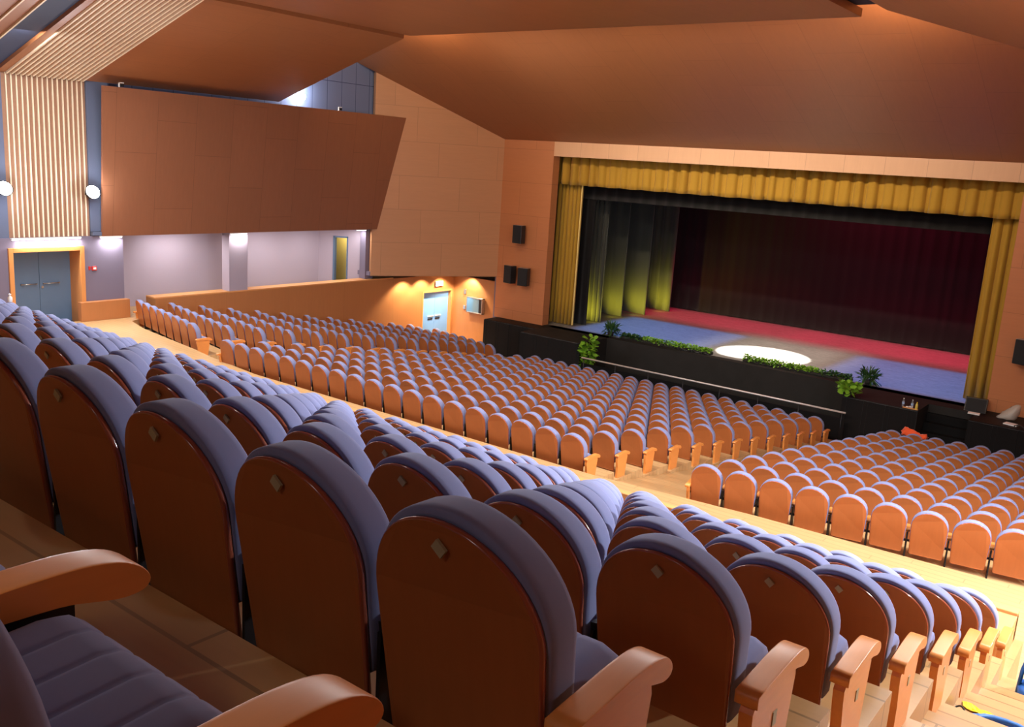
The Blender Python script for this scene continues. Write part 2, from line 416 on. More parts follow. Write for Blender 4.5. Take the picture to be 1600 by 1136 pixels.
def apron_cloth(x0, x1, y, lab):
    b = MB(); n = int((x1-x0)/.12)
    for i in range(n):
        xa, xb = x0+(x1-x0)*i/n, x0+(x1-x0)*(i+1)/n; d = .012*sin(i*1.3)
        b.box(xa, xb, y-.03+d, y, .1, ZS-.02)
    return tag(b.build('skirt_cloth', M['black']), lab, 'cloth', 'black cloths on the stage front')
apron_cloth(-22.4, -19.9, 27.68, 'black cloth face of the low platform under the wall speakers, left of the stage')
apron_cloth(-19.88, -17.26, 26.74, 'black cloth face of the apron left of the orchestra pit')
apron_cloth(-8.04, -5.96, 26.74, 'black cloth face of the apron right of the orchestra pit')
apron_cloth(-4.68, -1.5, 26.9, 'black cloth face of the platform at the right end of the stage')
b = MB(); b.box(-22.4, -19.9, 27.69, 28.5, .1, ZS); b.box(-4.68, -1.5, 26.91, 28.5, .1, ZS)
for i in range(5): b.box(-5.93, -4.7, 26.9+.22*i, 28.0, .1, .1+.24*(i+1)-.12)
struct(b.build('trim_4', M['blackpaint']), 'black side platforms and steps')
# stage box walls
b = MB(); b.box(-27, 1, 38.3, 38.4, ZS, 12); b.box(-26.1, -26, 28.9, 38.4, ZS, 12); b.box(0, .1, 28.9, 38.4, ZS, 12); b.box(-27, 1, 28.9, 38.4, 12, 12.1)
struct(b.build('wall_stage', M['blackpaint']), 'black stage house walls')

# ------------------------------------------------------------------ proscenium wall and side walls
PX0, PX1, PZ = -20.2, -4.57, 7.78
b = MB()
b.box(-22.58, PX0, 28.5, 28.9, ZS, 8.5); b.box(PX1, 1.2, 28.5, 28.9, ZS, 8.5)
struct(b.build('wall_front', M['front']), 'maple panelled wall beside the stage opening')
b = MB(); b.box(PX0, PX1, 28.5, 28.9, PZ, 8.5); struct(b.build('trim_5', M['band']), 'pale panelled band over the stage opening')
b = MB(); b.box(-26, 1.2, 28.9, 29.0, 8.0, 12)
b.box(-26, PX0-.02, 28.9, 28.96, ZS, 8.0); b.box(PX1+.02, 1.2, 28.9, 28.96, ZS, 8.0)
struct(b.build('wall_front', M['blackpaint']), 'black back of the proscenium wall')

def zA(y): return 8.3+.44*(28.5-y)
# splayed wall
P0 = Vector((-24.98, 23.98)); P1 = Vector((-22.55, 28.5))
b = MB(); nrm = Vector((-.88, .475, 0))*.28
b.prism([(P0.x, P0.y, 3.0), (P1.x, P1.y, 3.0), (P1.x, P1.y, zA(28.5)+.02), (P0.x, P0.y, zA(23.98)+.02)], nrm)
struct(b.build('wall_left', M['splay']), 'splayed maple wall left of the stage')
# soffit below it
b = MB(); b.prism([(-25.6, 23.9, 3.0), (-25.04, 23.98, 3.0), (-22.60, 28.5, 3.0), (-22.60, 28.9, 3.0), (-25.6, 28.9, 3.0)], (0, 0, .15))
b.box(-25.5, -25.2, 23.9, 24.3, 2.86, 4.9)
struct(b.build('trim_6', M['purple']), 'mauve soffit over the exit door')
# lower left wall with exit door opening, and the wall facing the seats
DY0, DY1, DZ = 26.92, 28.62, 2.15
b = MB()
b.box(-25.5, -25, 15.2, DY0, -.2, 2.82); b.box(-25.5, -25, DY0, DY1, DZ, 2.82); b.box(-25.5, -25, DY1, 28.9, -.2, 2.82)
b.box(-25.0, -22.72, 28.78, 28.92, -.2, 2.76)
struct(b.build('wall_left', M['parapet']), 'cherry side wall beside the left stalls')
b = MB(); b.box(-25.5, -25.003, 15.2, 25.2, 2.82, 2.86); struct(b.build('trim_7', M['woodtop']), 'oak coping of the gallery parapet')
b = MB(); b.box(-22.72, -22.56, 28.6, 28.92, -.2, 3.0); struct(b.build('trim_8', M['purple']), 'mauve strip beside the stage wall')
# blue tiled wall above
b = MB(); b.box(-25.5, -25.3, -6, 29, 4.9, 12.0); struct(b.build('wall_left', M['bluewall']), 'blue tiled upper side wall')
# tilted cherry panel: bottom x -24.88 at z 4.74, top x -24.42 at z 8.80; far edge meets the splayed wall
def px(z): return -24.88+.46*(z-4.74)/4.06
def ysplay(x): return P0.y+(x-P0.x)*(P1.y-P0.y)/(P1.x-P0.x)
b = MB()
b.prism([(px(4.74), 13.56, 4.74), (px(4.74), ysplay(px(4.74))-.02, 4.74), (px(8.8), ysplay(px(8.8))-.02, 8.8), (px(8.8), 13.46, 8.8)], (-.09, 0, 0))
struct(b.build('wall_left', M['panel']), 'tilted cherry panel wall over the gallery')
b = MB(); b.box(-25.3, px(4.8)-.05, 13.3, 23.9, 4.76, 4.86)
b.box(-25.3, -24.99, 13.28, 13.9, 4.87, 9.2); b.box(-25.3, -25.02, -6, 11.1, 0, 9.2)
struct(b.build('wall_left', M['pilaster']), 'blue grey pilaster and side wall')
# slatted panel
b = MB(); b.box(-25.3, -25.05, 11.1, 13.28, 4.74, 8.93)
struct(b.build('wall_left', M['slatbase']), 'backing of the slatted wall panel')
t = thing('slat_panel', 'tall panel of pale vertical wooden slats above the blue double doors', 'wall panel', (-25.05, 12.2, 4.74))
for i in range(16):
    y = -1.0+i*.131; q = MB(); q.bbox(.002, .05, y, y+.034, .005, 4.17, .004); q.build('slat', M['slat'], t)
# wall below with double-door recess
b = MB()
b.box(-25.3, -24.99, 5, 11.02, 2.3, 4.74); b.box(-25.3, -24.99, 13.05, 14.22, 2.3, 4.74); b.box(-25.3, -24.99, 11.02, 13.05, 4.48, 4.74)
struct(b.build('wall_left', M['purple']), 'mauve wall beside the double doors')
b = MB(); b.bbox(-24.99, -24.8, 12.83, 14.28, ZA, 2.92, .006); struct(b.build('trim_9', M['parapet']), 'low cherry boxing beside the door')
b = MB(); f = .12
b.bbox(-25.55, -24.93, 11.021, 11.02+f, 2.3, 4.48, .005); b.bbox(-25.55, -24.93, 13.05-f, 13.05, 2.3, 4.48, .005); b.bbox(-25.55, -24.93, 11.02+f, 13.05-f, 4.48-f, 4.48, .005)
struct(b.build('trim_10', M['frame']), 'wooden surround of the double doors')
b = MB(); b.box(-25.62, -25.54, 11.1, 12.06, 2.3, 4.4); b.box(-25.62, -25.54, 12.07, 12.96, 2.3, 4.4)
dr = struct(b.build('door_1', M['door']), 'blue grey double doors')
for y0, y1 in ((11.55, 11.98), (12.15, 12.6)):
    q = MB(); q.cyl((-25.49, y0, 3.42), (-25.49, y1, 3.42), .014); q.box(-25.54, -25.48, y0, y0+.02, 3.4, 3.44); q.box(-25.54, -25.48, y1-.02, y1, 3.4, 3.44); q.build('door_handle', M['metal'], dr)
q = MB(); q.cyl((-25.54, 12.14, 3.32), (-25.52, 12.14, 3.32), .035); q.build('lock', M['metal'], dr)
# light strip over door and corridor
def strip(y0, y1, x, lab):
    t = thing('strip_light', lab, 'light', (x, (y0+y1)/2, 4.7), 0, 'white strip lights under the upper wall')
    q = MB(); q.bbox(-.05, .05, -(y1-y0)/2, (y1-y0)/2, -.0, .04, .005); q.build('housing', M['white'], t)
    q = MB(); q.box(-.035, .035, -(y1-y0)/2+.02, (y1-y0)/2-.02, -.012, 0); q.build('diffuser', M['glow_strip'], t)
strip(11.1, 12.95, -24.92, 'white strip light right above the blue double doors')
strip(13.5, 14.15, -24.92, 'short white strip light above the mauve wall and low cherry boxing')
strip(17.85, 18.5, -25.02, 'short white strip light on top of the gallery column')
strip(23.3, 23.75, -25.05, 'short white strip light at the stage end of the gallery')
# gallery behind the parapet
b = MB()
b.prism([(-26.35, 13.9, ZA), (-27.0, 23.2, ZA), (-27.0, 23.2, 4.9), (-26.35, 13.9, 4.9)], (-.2, 0, 0))
b.prism([(-26.35, 14.0, ZA), (-25.3, 13.95, ZA), (-25.3, 13.95, 4.9), (-26.35, 14.0, 4.9)], (0, -.15, 0))
struct(b.build('wall_gallery', M['mauve_light']), 'pale mauve gallery wall')
b = MB()
def gw(t_): return Vector((-27.0, 23.2, 0)).lerp(Vector((-25.35, 24.15, 0)), t_)
for ta, tb, za, zb in ((0, .30, ZA, 4.9), (.60, 1, ZA, 4.9), (.30, .60, 4.36, 4.9)):
    A_, B_ = gw(ta), gw(tb)
    b.prism([(A_.x, A_.y, za), (B_.x, B_.y, za), (B_.x, B_.y, zb), (A_.x, A_.y, zb)], (-.05, .12, 0))
struct(b.build('wall_gallery', M['mauve_light']), 'gallery end wall with doorway')
A_, B_ = gw(.30), gw(.60)
b = MB(); ux = (B_-A_).normalized()
for p, q_ in ((A_, A_+ux*.07), (B_-ux*.04, B_)):
    b.prism([(p.x, p.y-.02, ZA), (q_.x, q_.y-.02, ZA), (q_.x, q_.y-.02, 4.36), (p.x, p.y-.02, 4.36)], (-.05, .14, 0))
b.prism([(A_.x, A_.y-.02, 4.3), (B_.x, B_.y-.02, 4.3), (B_.x, B_.y-.02, 4.36), (A_.x, A_.y-.02, 4.36)], (-.05, .14, 0))
struct(b.build('door_2', M['door']), 'narrow gallery doorway with blue grey frame')
b = MB(); b.prism([(-28.6, A_.y+1.0, ZA), (-25.6, A_.y+1.0, ZA), (-25.6, A_.y+1.0, 4.9), (-28.6, A_.y+1.0, 4.9)], (0, .05, 0))
struct(b.build('wall_gallery', M['yellowwall']), 'cream wall beyond the gallery doorway')
light('landing_lamp', 'POINT', ((A_.x+B_.x)/2-.5, A_.y+.5, 4.3), 25, (1, .85, .5), None, .06)
b = MB(); b.box(-25.4, -25.02, 17.82, 18.52, 2.86, 4.76); struct(b.build('column', M['mauve_light']), 'square gallery column standing on the parapet')
b = MB(); b.box(-28.2, -25.3, 13.8, 29, 4.86, 4.95); struct(b.build('ceiling', M['mauve_light']), 'gallery ceiling')
# exit door
dr = MB().box(-25.22, -25.15, DY0, (DY0+DY1)/2-.004, 0, DZ).box(-25.22, -25.15, (DY0+DY1)/2+.004, DY1, 0, DZ).build('door_3', M['door_light']); struct(dr, 'pale blue double exit door')
for s_ in (-1, 1):
    yc = (DY0+DY1)/2+s_*.22
    q = MB(); q.bbox(-25.15, -25.11, yc-.17, yc+.17, 1.10, 1.14, .008); q.build('push_bar', M['white'], dr)
    q = MB(); q.bbox(-25.15, -25.13, yc-.16, yc+.12, .97, 1.03, .006); q.build('push_plate', M['darkmetal'], dr)
b = MB(); b.box(-25.24, -24.985, DY0-.04, DY0+.02, 0, DZ+.04); b.box(-25.24, -24.985, DY1-.02, DY1+.04, 0, DZ+.04); b.box(-25.24, -24.985, DY0+.02, DY1-.02, DZ-.02, DZ+.05)
struct(b.build('trim_11', M['frame']), 'exit door frame')
# exit sign
t = thing('exit_sign', 'small lit white exit sign above the pale blue exit door', 'sign', (-24.99, 27.8, 2.36))
q = MB(); q.bbox(0, .05, -.22, .22, 0, .2, .006); q.build('sign_box', M['white'], t)
q = MB(); q.box(.05, .056, -.2, .2, .015, .185); q.build('sign_face', M['glow_sign'], t)
q = MB()                       # running figure pictogram and arrow
q.box(.056, .058, -.13, -.02, .085, .105); q.add([(.058, -.02, .07), (.058, .02, .095), (.058, -.02, .12)], [(0, 1, 2)])
q.cyl((.056, .09, .15), (.058, .09, .15), .014); q.box(.056, .058, .075, .1, .09, .135); q.box(.056, .058, .06, .08, .05, .09); q.box(.056, .058, .095, .12, .05, .085)
q.build('sign_symbol', M['sign_green'], t)
# downlights in soffit
for i, (x, y, lab) in enumerate(((-24.5, 25.7, 'recessed warm downlight farthest from the exit sign'), (-24.5, 26.75, 'recessed warm downlight just before the exit sign'), (-24.5, 27.85, 'recessed warm downlight right over the exit sign'), (-23.95, 28.45, 'recessed warm downlight over the glass wall cabinet'))):
    t = thing('downlight', lab, 'downlight', (x, y, 2.985), 0, 'warm downlights in the mauve soffit')
    q = MB(); q.lathe([(.05, 0), (.06, 0), (.06, .015), (.05, .015)], (0, 0, 0), 16); q.build('trim_ring', M['white'], t)
    q = MB(); q.cyl((0, 0, .002), (0, 0, .01), .045); q.build('lens', M['glow_warm'], t)
# wall cabinet on the wall facing the seats
t = thing('wall_cabinet', 'open glass fronted hose cabinet on the wall right of the exit door', 'cabinet', (-23.72, 28.77, 1.35))
q = MB()
q.bbox(-.42, .42, -.18, -.01, 0, .04, .005); q.bbox(-.42, .42, -.18, -.01, .6, .64, .005); q.bbox(-.42, -.38, -.18, -.01, 0, .64, .005); q.bbox(.38, .42, -.18, -.01, 0, .64, .005); q.box(-.4, .4, -.03, -.01, .02, .62)
q.build('cabinet_frame', M['metal'], t)
q = MB(); q.box(-.38, .24, -.175, -.165, .04, .6); q.build('glass_pane', M['glass'], t)
q = MB(); q.box(.25, .38, -.178, -.06, .04, .6); q.build('dark_side_panel', M['plastic'], t)
for z, h, lab in ((2.05, .2, 'small grey wall box beside the upper glare'), (1.42, .16, 'small grey wall box lower beside the cabinet')):
    q = MB(); q.bbox(-24.42, -24.31, 28.73, 28.775, z, z+h, .006)
    tag(q.build('wall_switch', M['metal']), lab, 'switch box', 'grey boxes between the exit door and cabinet')
# alarm box
t = thing('fire_alarm_point', 'small red fire alarm call point on the mauve wall by the double doors', 'alarm', (-24.99, 13.33, 3.78))
q = MB(); q.bbox(0, .04, -.07, .07, 0, .12, .006); q.build('alarm_box', M['red'], t)
q = MB(); q.box(.04, .043, -.035, .045, .03, .09); q.build('alarm_glass', M['white'], t)
q = MB(); q.bbox(-24.99, -24.97, 13.17, 13.23, 3.8, 3.9, .004); tag(q.build('wall_switch', M['red']), 'thin red plate left of the fire alarm point', 'switch')

# ------------------------------------------------------------------ ceilings
b = MB()
ya = 17.0
b.prism([(-22.56, 28.52, zA(28.52)), (1.2, 28.52, zA(28.52)), (1.2, ya, zA(ya)), (-25.4, ya, zA(ya)), (-25.4, 23.2, zA(23.2)), (-24.98, 23.98, zA(23.98))], (0, 0, .15))
struct(b.build('ceiling', M['ceiling_A']), 'sloping veneered ceiling in front of the stage')
ZC = 10.78
def zB(x): return 8.9+.325*(x+25)
def bplane(y0, y1, xa=-24.98, xb=-19.45):
    q = MB(); q.prism([(xa, y0, zB(xa)), (xb, y0, zB(xb)), (xb, y1, zB(xb)), (xa, y1, zB(xa))], (0, 0, .16)); return q
def zD(x): return ZC+.1-.31*(x+6.15)
struct(bplane(11.0, 19.7).build('ceiling', M['ceiling_B']), 'side ceiling panel rising from the left wall')
struct(bplane(-6, 10.25).build('ceiling', M['ceiling_B']), 'rear side ceiling panel')
b = MB(); b.box(-19.3, -6.65, 11.0, 19.78, ZC, ZC+.16); b.box(-19.3, -6.65, -6, 10.25, ZC, ZC+.16)
struct(b.build('ceiling', M['ceiling_B']), 'flat centre ceiling panel')
b = MB()
for y0, y1 in ((11.0, 19.75), (-6, 10.25)):
    b.prism([(-6.15, y0, zD(-6.15)), (1.2, y0, zD(1.2)), (1.2, y1, zD(1.2)), (-6.15, y1, zD(-6.15))], (0, 0, .16))
struct(b.build('ceiling', M['ceiling_B']), 'right side ceiling panel')
b = MB(); b.box(-25.3, 1.2, -6, 17.2, 13.3, 13.4); b.box(-6.75, -6.1, 10.5, 19.6, 10.98, 11.02); b.box(-25, 1.2, 10.0, 11.2, 12.4, 12.5)
struct(b.build('ceiling', M['blue_dark']), 'dark blue void above the ceiling panels')
b = MB()
b.prism([(-24.98, 10.25, zB(-24.98)+.1), (-19.4, 10.25, zB(-19.4)+.1), (-19.4, 11.0, zB(-19.4)+.1), (-24.98, 11.0, zB(-24.98)+.1)], (0, 0, .3))
struct(b.build('trim_12', M['blue_dark']), 'dark blue bottom of the ceiling slot')
t = thing('ceiling_slat_band', 'band of pale slats running up the left side ceiling from the wall', 'ceiling slats', (-24.95, 12.2, zB(-24.95)))
for i in range(16):
    y = -1.0+i*.131; q = MB()
    q.prism([(0, y, 0), (5.5, y, 5.5*.325), (5.5, y+.045, 5.5*.325), (0, y+.045, 0)], (0, 0, -.05)); q.build('slat', M['slat'], t)
t = thing('ceiling_slat_pair', 'pair of white edged strips on the ceiling in the top left corner', 'ceiling trim', (-24.95, 10.0, zB(-24.95)))
for y in (-.18, .2):
    q = MB(); q.prism([(0, y, 0), (5.5, y, 5.5*.325), (5.5, y+.04, 5.5*.325), (0, y+.04, 0)], (0, 0, -.05)); q.build('slat', M['slat'], t)
# rear and right walls, off camera, that close the room
b = MB(); b.box(-25.3, 1.4, -6.1, -6, 0, 13.4); struct(b.build('wall_back', M['panel']), 'rear wall')
b = MB(); b.box(1.2, 1.4, -6, 29, -.2, 13.4); struct(b.build('wall_right', M['front']), 'right wall')

# ------------------------------------------------------------------ lamps on walls
def flood(loc, sx, lab, grp=None):
    t = thing('flood_lamp', lab, 'lamp', loc, 0, grp)
    q = MB(); q.bbox(-.215 if sx > 0 else 0, .02 if sx > 0 else .1, -.05, .05, -.05, .05, .005); q.build('bracket', M['plastic'], t)
    q = MB(); q.lathe([(.05, .0), (.16, .02), (.21, .14), (.19, .14)], (0, 0, 0), 20)
    o = q.build('lamp_shade', M['plastic'], t); o.rotation_euler = (0, radians(65)*sx, 0)
    q = MB(); q.lathe([(.001, .13), (.19, .13), (.16, .18), (.001, .2)], (0, 0, 0), 20)
    o = q.build('lamp_glass', M['glow'], t); o.rotation_euler = (0, radians(65)*sx, 0)
flood((-24.78, 13.2, 5.92), 1, 'dazzling flood lamp on the mauve pilaster right of the slat panel', 'glaring wall floods')
flood((-24.8, 10.9, 5.98), 1, 'dazzling flood lamp left of the slat panel at the picture edge', 'glaring wall floods')
for y, z in ((13.2, 5.92), (10.9, 5.94), (7.0, 7.64)):
    flood((1.1, y, z), -1, 'flood lamp on the right hand wall over the stairs', 'floods on the right wall')
t = thing('flood_lamp', 'bright flood lamp against the blue tiles above the cherry panel', 'lamp', (-25.2, 20.7, 9.15))
q = MB(); q.cyl((-.1, 0, 0), (.1, 0, 0), .02); q.build('bracket', M['plastic'], t)
q = MB(); q.lathe([(.001, -.1), (.12, -.08), (.14, 0), (.12, .08), (.001, .1)], (.12, 0, 0), 18); q.build('lamp_glass', M['glow'], t)
for y, lab in ((14.0, 'small white bracket lamp on top of the cherry panel near the slats'), (21.85, 'small white bracket on top of the cherry panel before the blue tiles')):
    t = thing('wall_bracket', lab, 'bracket', (-24.46, y, 8.8), 0, 'brackets on the cherry panel')
    q = MB(); q.bbox(-.02, .02, -.08, -.05, 0, .13, .003); q.bbox(-.02, .02, -.08, .07, .11, .13, .003); q.build('bracket_arm', M['white'], t)
    q = MB(); q.bbox(-.025, .025, -.04, .07, .02, .09, .004); q.build('lamp_body', M['plastic'], t)

# loudspeakers
def speaker(x, z, rz, lab, y=28.22, w=.40, h=.68, d=.30):
    t = thing('loudspeaker', lab, 'loudspeaker', (x, y, z), rz, 'black speakers beside the stage opening')
    q = MB(); q.bbox(-w/2, w/2, -d/2, d/2, 0, h, .012); q.build('cabinet', M['plastic'], t)
    q = MB(); q.bbox(-w/2+.02, w/2-.02, -d/2-.012, -d/2, .02, h-.02, .004); q.build('grille', M['grille'], t)
    q = MB(); q.box(-.03, .03, d/2, .285, h*.4, h*.6); q.build('wall_bracket', M['darkmetal'], t)
    q = MB(); q.box(-w/2+.004, w/2-.004, -d/2+.004, d/2-.004, h, h+.006); q.build('top_plate', M['metal'], t)
speaker(-21.38, 4.45, .06, 'topmost single black speaker on the maple wall left of the stage')
speaker(-21.70, 2.88, -.15, 'left speaker of the lower pair left of the stage')
speaker(-21.02, 2.86, .25, 'right speaker of the lower pair left of the stage')
speaker(-3.85, 2.93, -.25, 'black speaker right of the stage at the picture edge')

# ------------------------------------------------------------------ curtains
def drape(name, x0, x1, y, z0, z1, amp, wl, mat, n_per=10, rnd=.5, parent=None, gather=0, seed=1, hem=0, ang=0, thick=.02, sharp=0):
    rg = random.Random(seed); L = x1-x0; n = max(8, int(L/wl*n_per)); nz = 7
    ph = []; p = 0
    for i in range(n+1):
        ph.append(p); p += 2*pi/n_per*(1+rnd*rg.uniform(-1, 1)*.8)
    am = [1+rnd*rg.uniform(-.6, .6) for _ in range(n//n_per+3)]
    vs = []
    for j in range(nz+1):
        t = j/nz; z = z1+(z0-z1)*t
        for i in range(n+1):
            x = x0+L*i/n; a = amp*am[int(ph[i]/(2*pi)) % len(am)]*(.55+.45*t if gather else 1)
            sn = sin(ph[i]); sn = math.tanh(sharp*sn) if sharp else sn
            yy = y+a*sn+a*.25*sin(2*ph[i]+1)+tan(ang)*(x-x0)
            vs.append((x+.3*a*cos(ph[i]), yy, z+(hem*sin(ph[i]*.5) if j == nz else 0)))
    fs = [(j*(n+1)+i, j*(n+1)+i+1, (j+1)*(n+1)+i+1, (j+1)*(n+1)+i) for j in range(nz) for i in range(n)]
    b = MB(); b.add(vs, fs, 0, True); o = b.build(name, mat, parent)
    md = o.modifiers.new('thickness', 'SOLIDIFY'); md.thickness = thick
    return o
o = drape('valance', PX0-.3, PX1+.3, 29.22, 6.77, 7.95, .075, .46, M['gold'], 16, .9, seed=3, hem=.012, sharp=3)
tag(o, 'pleated gold velvet valance hanging across the top of the stage opening', 'curtain')
o = drape('stage_curtain', -20.8, -19.44, 29.52, 1.43, 7.6, .07, .17, M['gold'], 10, .35, seed=5, gather=1)
tag(o, 'gold velvet curtain gathered at the left side of the stage', 'curtain', 'gold side curtains')
q = MB(); q.bbox(-19.45, -19.40, 29.38, 29.42, 1.45, 6.9, .006); q.build('pale_edge', M['gold_lining'], o)
o = drape('stage_curtain', -5.42, -3.9, 29.54, 1.43, 7.6, .09, .24, M['gold'], 10, .35, seed=9, gather=1)
tag(o, 'gold velvet curtain gathered at the right side of the stage', 'curtain', 'gold side curtains')
o = drape('border_cloth', -21.5, -3.2, 29.9, 6.28, 9.5, .02, .5, M['black'], 8, .5, seed=11); tag(o, 'black border cloth hanging behind the gold valance', 'curtain')
o = drape('masking_leg', -21.5, -19.16, 30.0, 1.43, 9.5, .03, .3, M['black'], 8, .5, seed=12); tag(o, 'plain black leg cloth directly behind the left gold curtain', 'curtain')
for (x, y, wl, sd, lab) in ((-19.17, 31.1, .2, 21, 'narrow crumpled grey leg cloth, nearest the gold curtain, lit yellow below'), (-19.40, 33.1, .7, 22, 'second smooth grey leg cloth lit yellow near its hem'), (-19.04, 34.45, .7, 23, 'third grey leg cloth from the front lit yellow near its hem'), (-18.95, 36.4, .45, 24, 'rearmost grey leg cloth beside the dark backdrop, glowing yellow')):
    o = drape('leg_cloth', -22.5, x, y, 1.44, 9.5, .055 if wl < .5 else .03, wl, M['legs'], 10, .5, seed=sd, ang=-.12 if wl > .3 else 0)
    o.location.y += (.12*(x+22.5)*.9 if wl > .3 else 0)
    tag(o, lab, 'curtain', 'grey leg cloths at the left of the stage')
o = drape('leg_cloth', -5.0, -2.2, 31.4, 1.44, 9.5, .04, .4, M['legs'], 8, .5, seed=31); tag(o, 'grey leg cloth in the wing behind the right gold curtain', 'curtain', 'grey leg cloth at the right')
o = drape('backdrop', -21.5, -3.0, 37.75, 1.44, 10.5, .018, .5, M['backdrop'], 8, .6, seed=41); tag(o, 'wide dark backdrop curtain closing the rear of the stage, tinted crimson above', 'curtain')

# ------------------------------------------------------------------ rail before the pit
t = thing('pit_rail', 'low polished handrail between the front row and the orchestra pit', 'handrail', (-12.3, 26.42, .1))
q = MB(); q.cyl((-4.65, 0, .9), (4.5, 0, .9), .028, n=12); q.build('handrail', M['chrome'], t)
q = MB(); q.cyl((-4.65, 0, .55), (4.5, 0, .55), .012, n=8); q.build('lower_rail', M['darkmetal'], t)
for i in range(8):
    x = -4.55+i*8.95/7; q = MB(); q.cyl((x, 0, 0), (x, 0, .89), .018, n=8); q.lathe([(.05, 0), (.05, .01), (.02, .02)], (x, 0, 0), 12); q.build('post', M['darkmetal'], t)
q = MB(); q.box(-4.65, 4.5, -.012, .012, .1, .72); q.build('infill_panel', M['blackpaint'], t)

# ------------------------------------------------------------------ plants
def leaf_mesh(b, p, d, L, Wd, mi, roll):
    d = d.normalized(); u = d.cross(Vector((0, 0, 1)));
    if u.length < .1: u = Vector((1, 0, 0))
    u.normalize(); w = u.cross(d); u = u*cos(roll)+w*sin(roll); w = u.cross(d)
    pts = [p, p+d*L*.35+u*Wd*.5+w*L*.04, p+d*L*.75+u*Wd*.4, p+d*L-w*L*.12, p+d*L*.75-u*Wd*.4, p+d*L*.35-u*Wd*.5+w*L*.04, p+d*L*.5-w*L*.03]
    b.add(pts, [(0, 1, 6), (1, 2, 6), (2, 3, 6), (3, 4, 6), (4, 5, 6), (5, 0, 6)], mi, True)
def foliage(parent, name, mat, n, rx, ry, z0, z1, L, Wd, seed, up=.6, boxy=False):
    rg = random.Random(seed); b = MB()
    for i in range(n):
        a = rg.uniform(0, 2*pi); r = sqrt(rg.random()); p = Vector((rx*r*cos(a), ry*r*sin(a), rg.uniform(z0, z1)))
        if boxy: p = Vector((rg.uniform(-rx, rx), rg.uniform(-ry, ry), p.z))
        d = Vector((cos(a)*rg.uniform(.2, 1), sin(a)*rg.uniform(.2, 1), rg.uniform(-.4, 1)*up*2))
        leaf_mesh(b, p, d, L*rg.uniform(.7, 1.3), Wd*rg.uniform(.7, 1.3), 0, rg.uniform(-1, 1))
    return b.build(name, mat, parent)
def planter(x0, x1, lab, sd):
    n = int((x1-x0)/.9)
    L = (x1-x0)/n
    for i in range(n):
        xc = x0+L*(i+.5)
        side = 'left' if x1 < -12.6 else 'right'
        t = thing('hedge_plant', '%s low green plant from the gap in the %s hand planting on the stage edge' % (nth(n-1-i if side == 'left' else i), side), 'plant', (xc, 28.98, ZS), 0, 'row of low plants along the stage edge')
        q = MB(); q.bbox(-L/2+.01, L/2-.01, -.09, .12, 0, .09, .01); q.build('trough', M['soil'], t)
        lit = abs(xc+12.6) < 3.2  # stage light put into the leaf colour: brighter near centre, darker outside
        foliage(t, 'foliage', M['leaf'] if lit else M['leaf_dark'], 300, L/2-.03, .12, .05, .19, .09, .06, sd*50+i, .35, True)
planter(-16.95, -13.3, 'left', 1); planter(-12.15, -8.5, 'right', 2)
for x, lab in ((-17.42, 'spiky dark green plant at the left end of the stage edge planting'), (-8.02, 'spiky dark green plant at the right end of the stage edge planting')):
    t = thing('spiky_plant', lab, 'plant', (x, 29.0, ZS), 0, 'spiky plants on the stage edge')
    q = MB(); q.lathe([(.09, 0), (.13, .15), (.11, .15)], (0, 0, 0), 14); q.build('pot', M['soil'], t)
    foliage(t, 'foliage', M['leaf_dark'], 150, .2, .15, .1, .35, .26, .035, int(-x*10), 1.2)
t = thing('potted_climber', 'tall bright green leafy climber at the left corner of the orchestra pit', 'plant', (-16.98, 26.86, .1))
q = MB(); q.lathe([(.12, 0), (.16, .25), (.14, .25)], (0, 0, 0), 14); q.build('pot', M['soil'], t)
q = MB(); q.cyl((0, 0, .2), (.02, .02, 1.45), .02, .012, 8); q.build('stem', M['soil'], t)
foliage(t, 'foliage', M['leaf'], 190, .2, .2, .35, 1.55, .19, .15, 77, .3)
t = thing('potted_climber', 'bright green leafy plant at the right corner of the orchestra pit', 'plant', (-7.93, 26.78, ZS))
q = MB(); q.lathe([(.09, 0), (.13, .16), (.11, .16)], (0, 0, 0), 14); q.build('pot', M['soil'], t)
foliage(t, 'foliage', M['leaf'], 90, .24, .2, .08, .42, .19, .15, 78, .3)
q = MB()
for i in range(14):
    x = -14.6+i*.09; q.bbox(x, x+.085, 28.78+.03*sin(i*1.9), 28.88, ZS-.12+.02*sin(i*2.3), ZS+.05+.03*sin(i*1.3), .01)
tag(q.build('crumpled_cloth', M['black']), 'crumpled black cloth over the stage edge left of the gap', 'cloth')

# ------------------------------------------------------------------ things on the right apron
def bottle(x, y, cap, lab):
    t = thing('water_bottle', lab, 'bottle', (x, y, ZS), 0, 'water bottles on the black apron')
    q = MB(); q.lathe([(.028, 0), (.033, .01), (.033, .08), (.03, .09), (.033, .1), (.033, .17), (.014, .215), (.014, .23)], (0, 0, 0), 16); q.build('bottle_body', M['clear'], t)
    q = MB(); q.cyl((0, 0, .23), (0, 0, .25), .016); q.build('cap', M['white'], t)
    q = MB(); q.lathe([(.034, .085), (.0345, .09), (.0345, .14), (.034, .145)], (0, 0, 0), 16); q.build('bottle_label', M['bluecap'], t)
bottle(-6.4, 26.9, 0, 'clear water bottle, left one on the black apron'); bottle(-5.99+.02, 26.86, 0, 'clear water bottle beside the yellow bottle on the apron')
t = thing('squeeze_bottle', 'pale yellow bottle at the corner of the black apron', 'bottle', (-5.99+.12, 27.02, ZS))
t.location = (-6.02, 26.82, ZS)
bpy.data.objects['water_bottle.001'].location = (-6.16, 26.9, ZS)
q = MB(); q.lathe([(.03, 0), (.036, .01), (.036, .14), (.02, .18), (.012, .2)], (0, 0, 0), 16); q.build('bottle_body', M['yellow_b'], t)
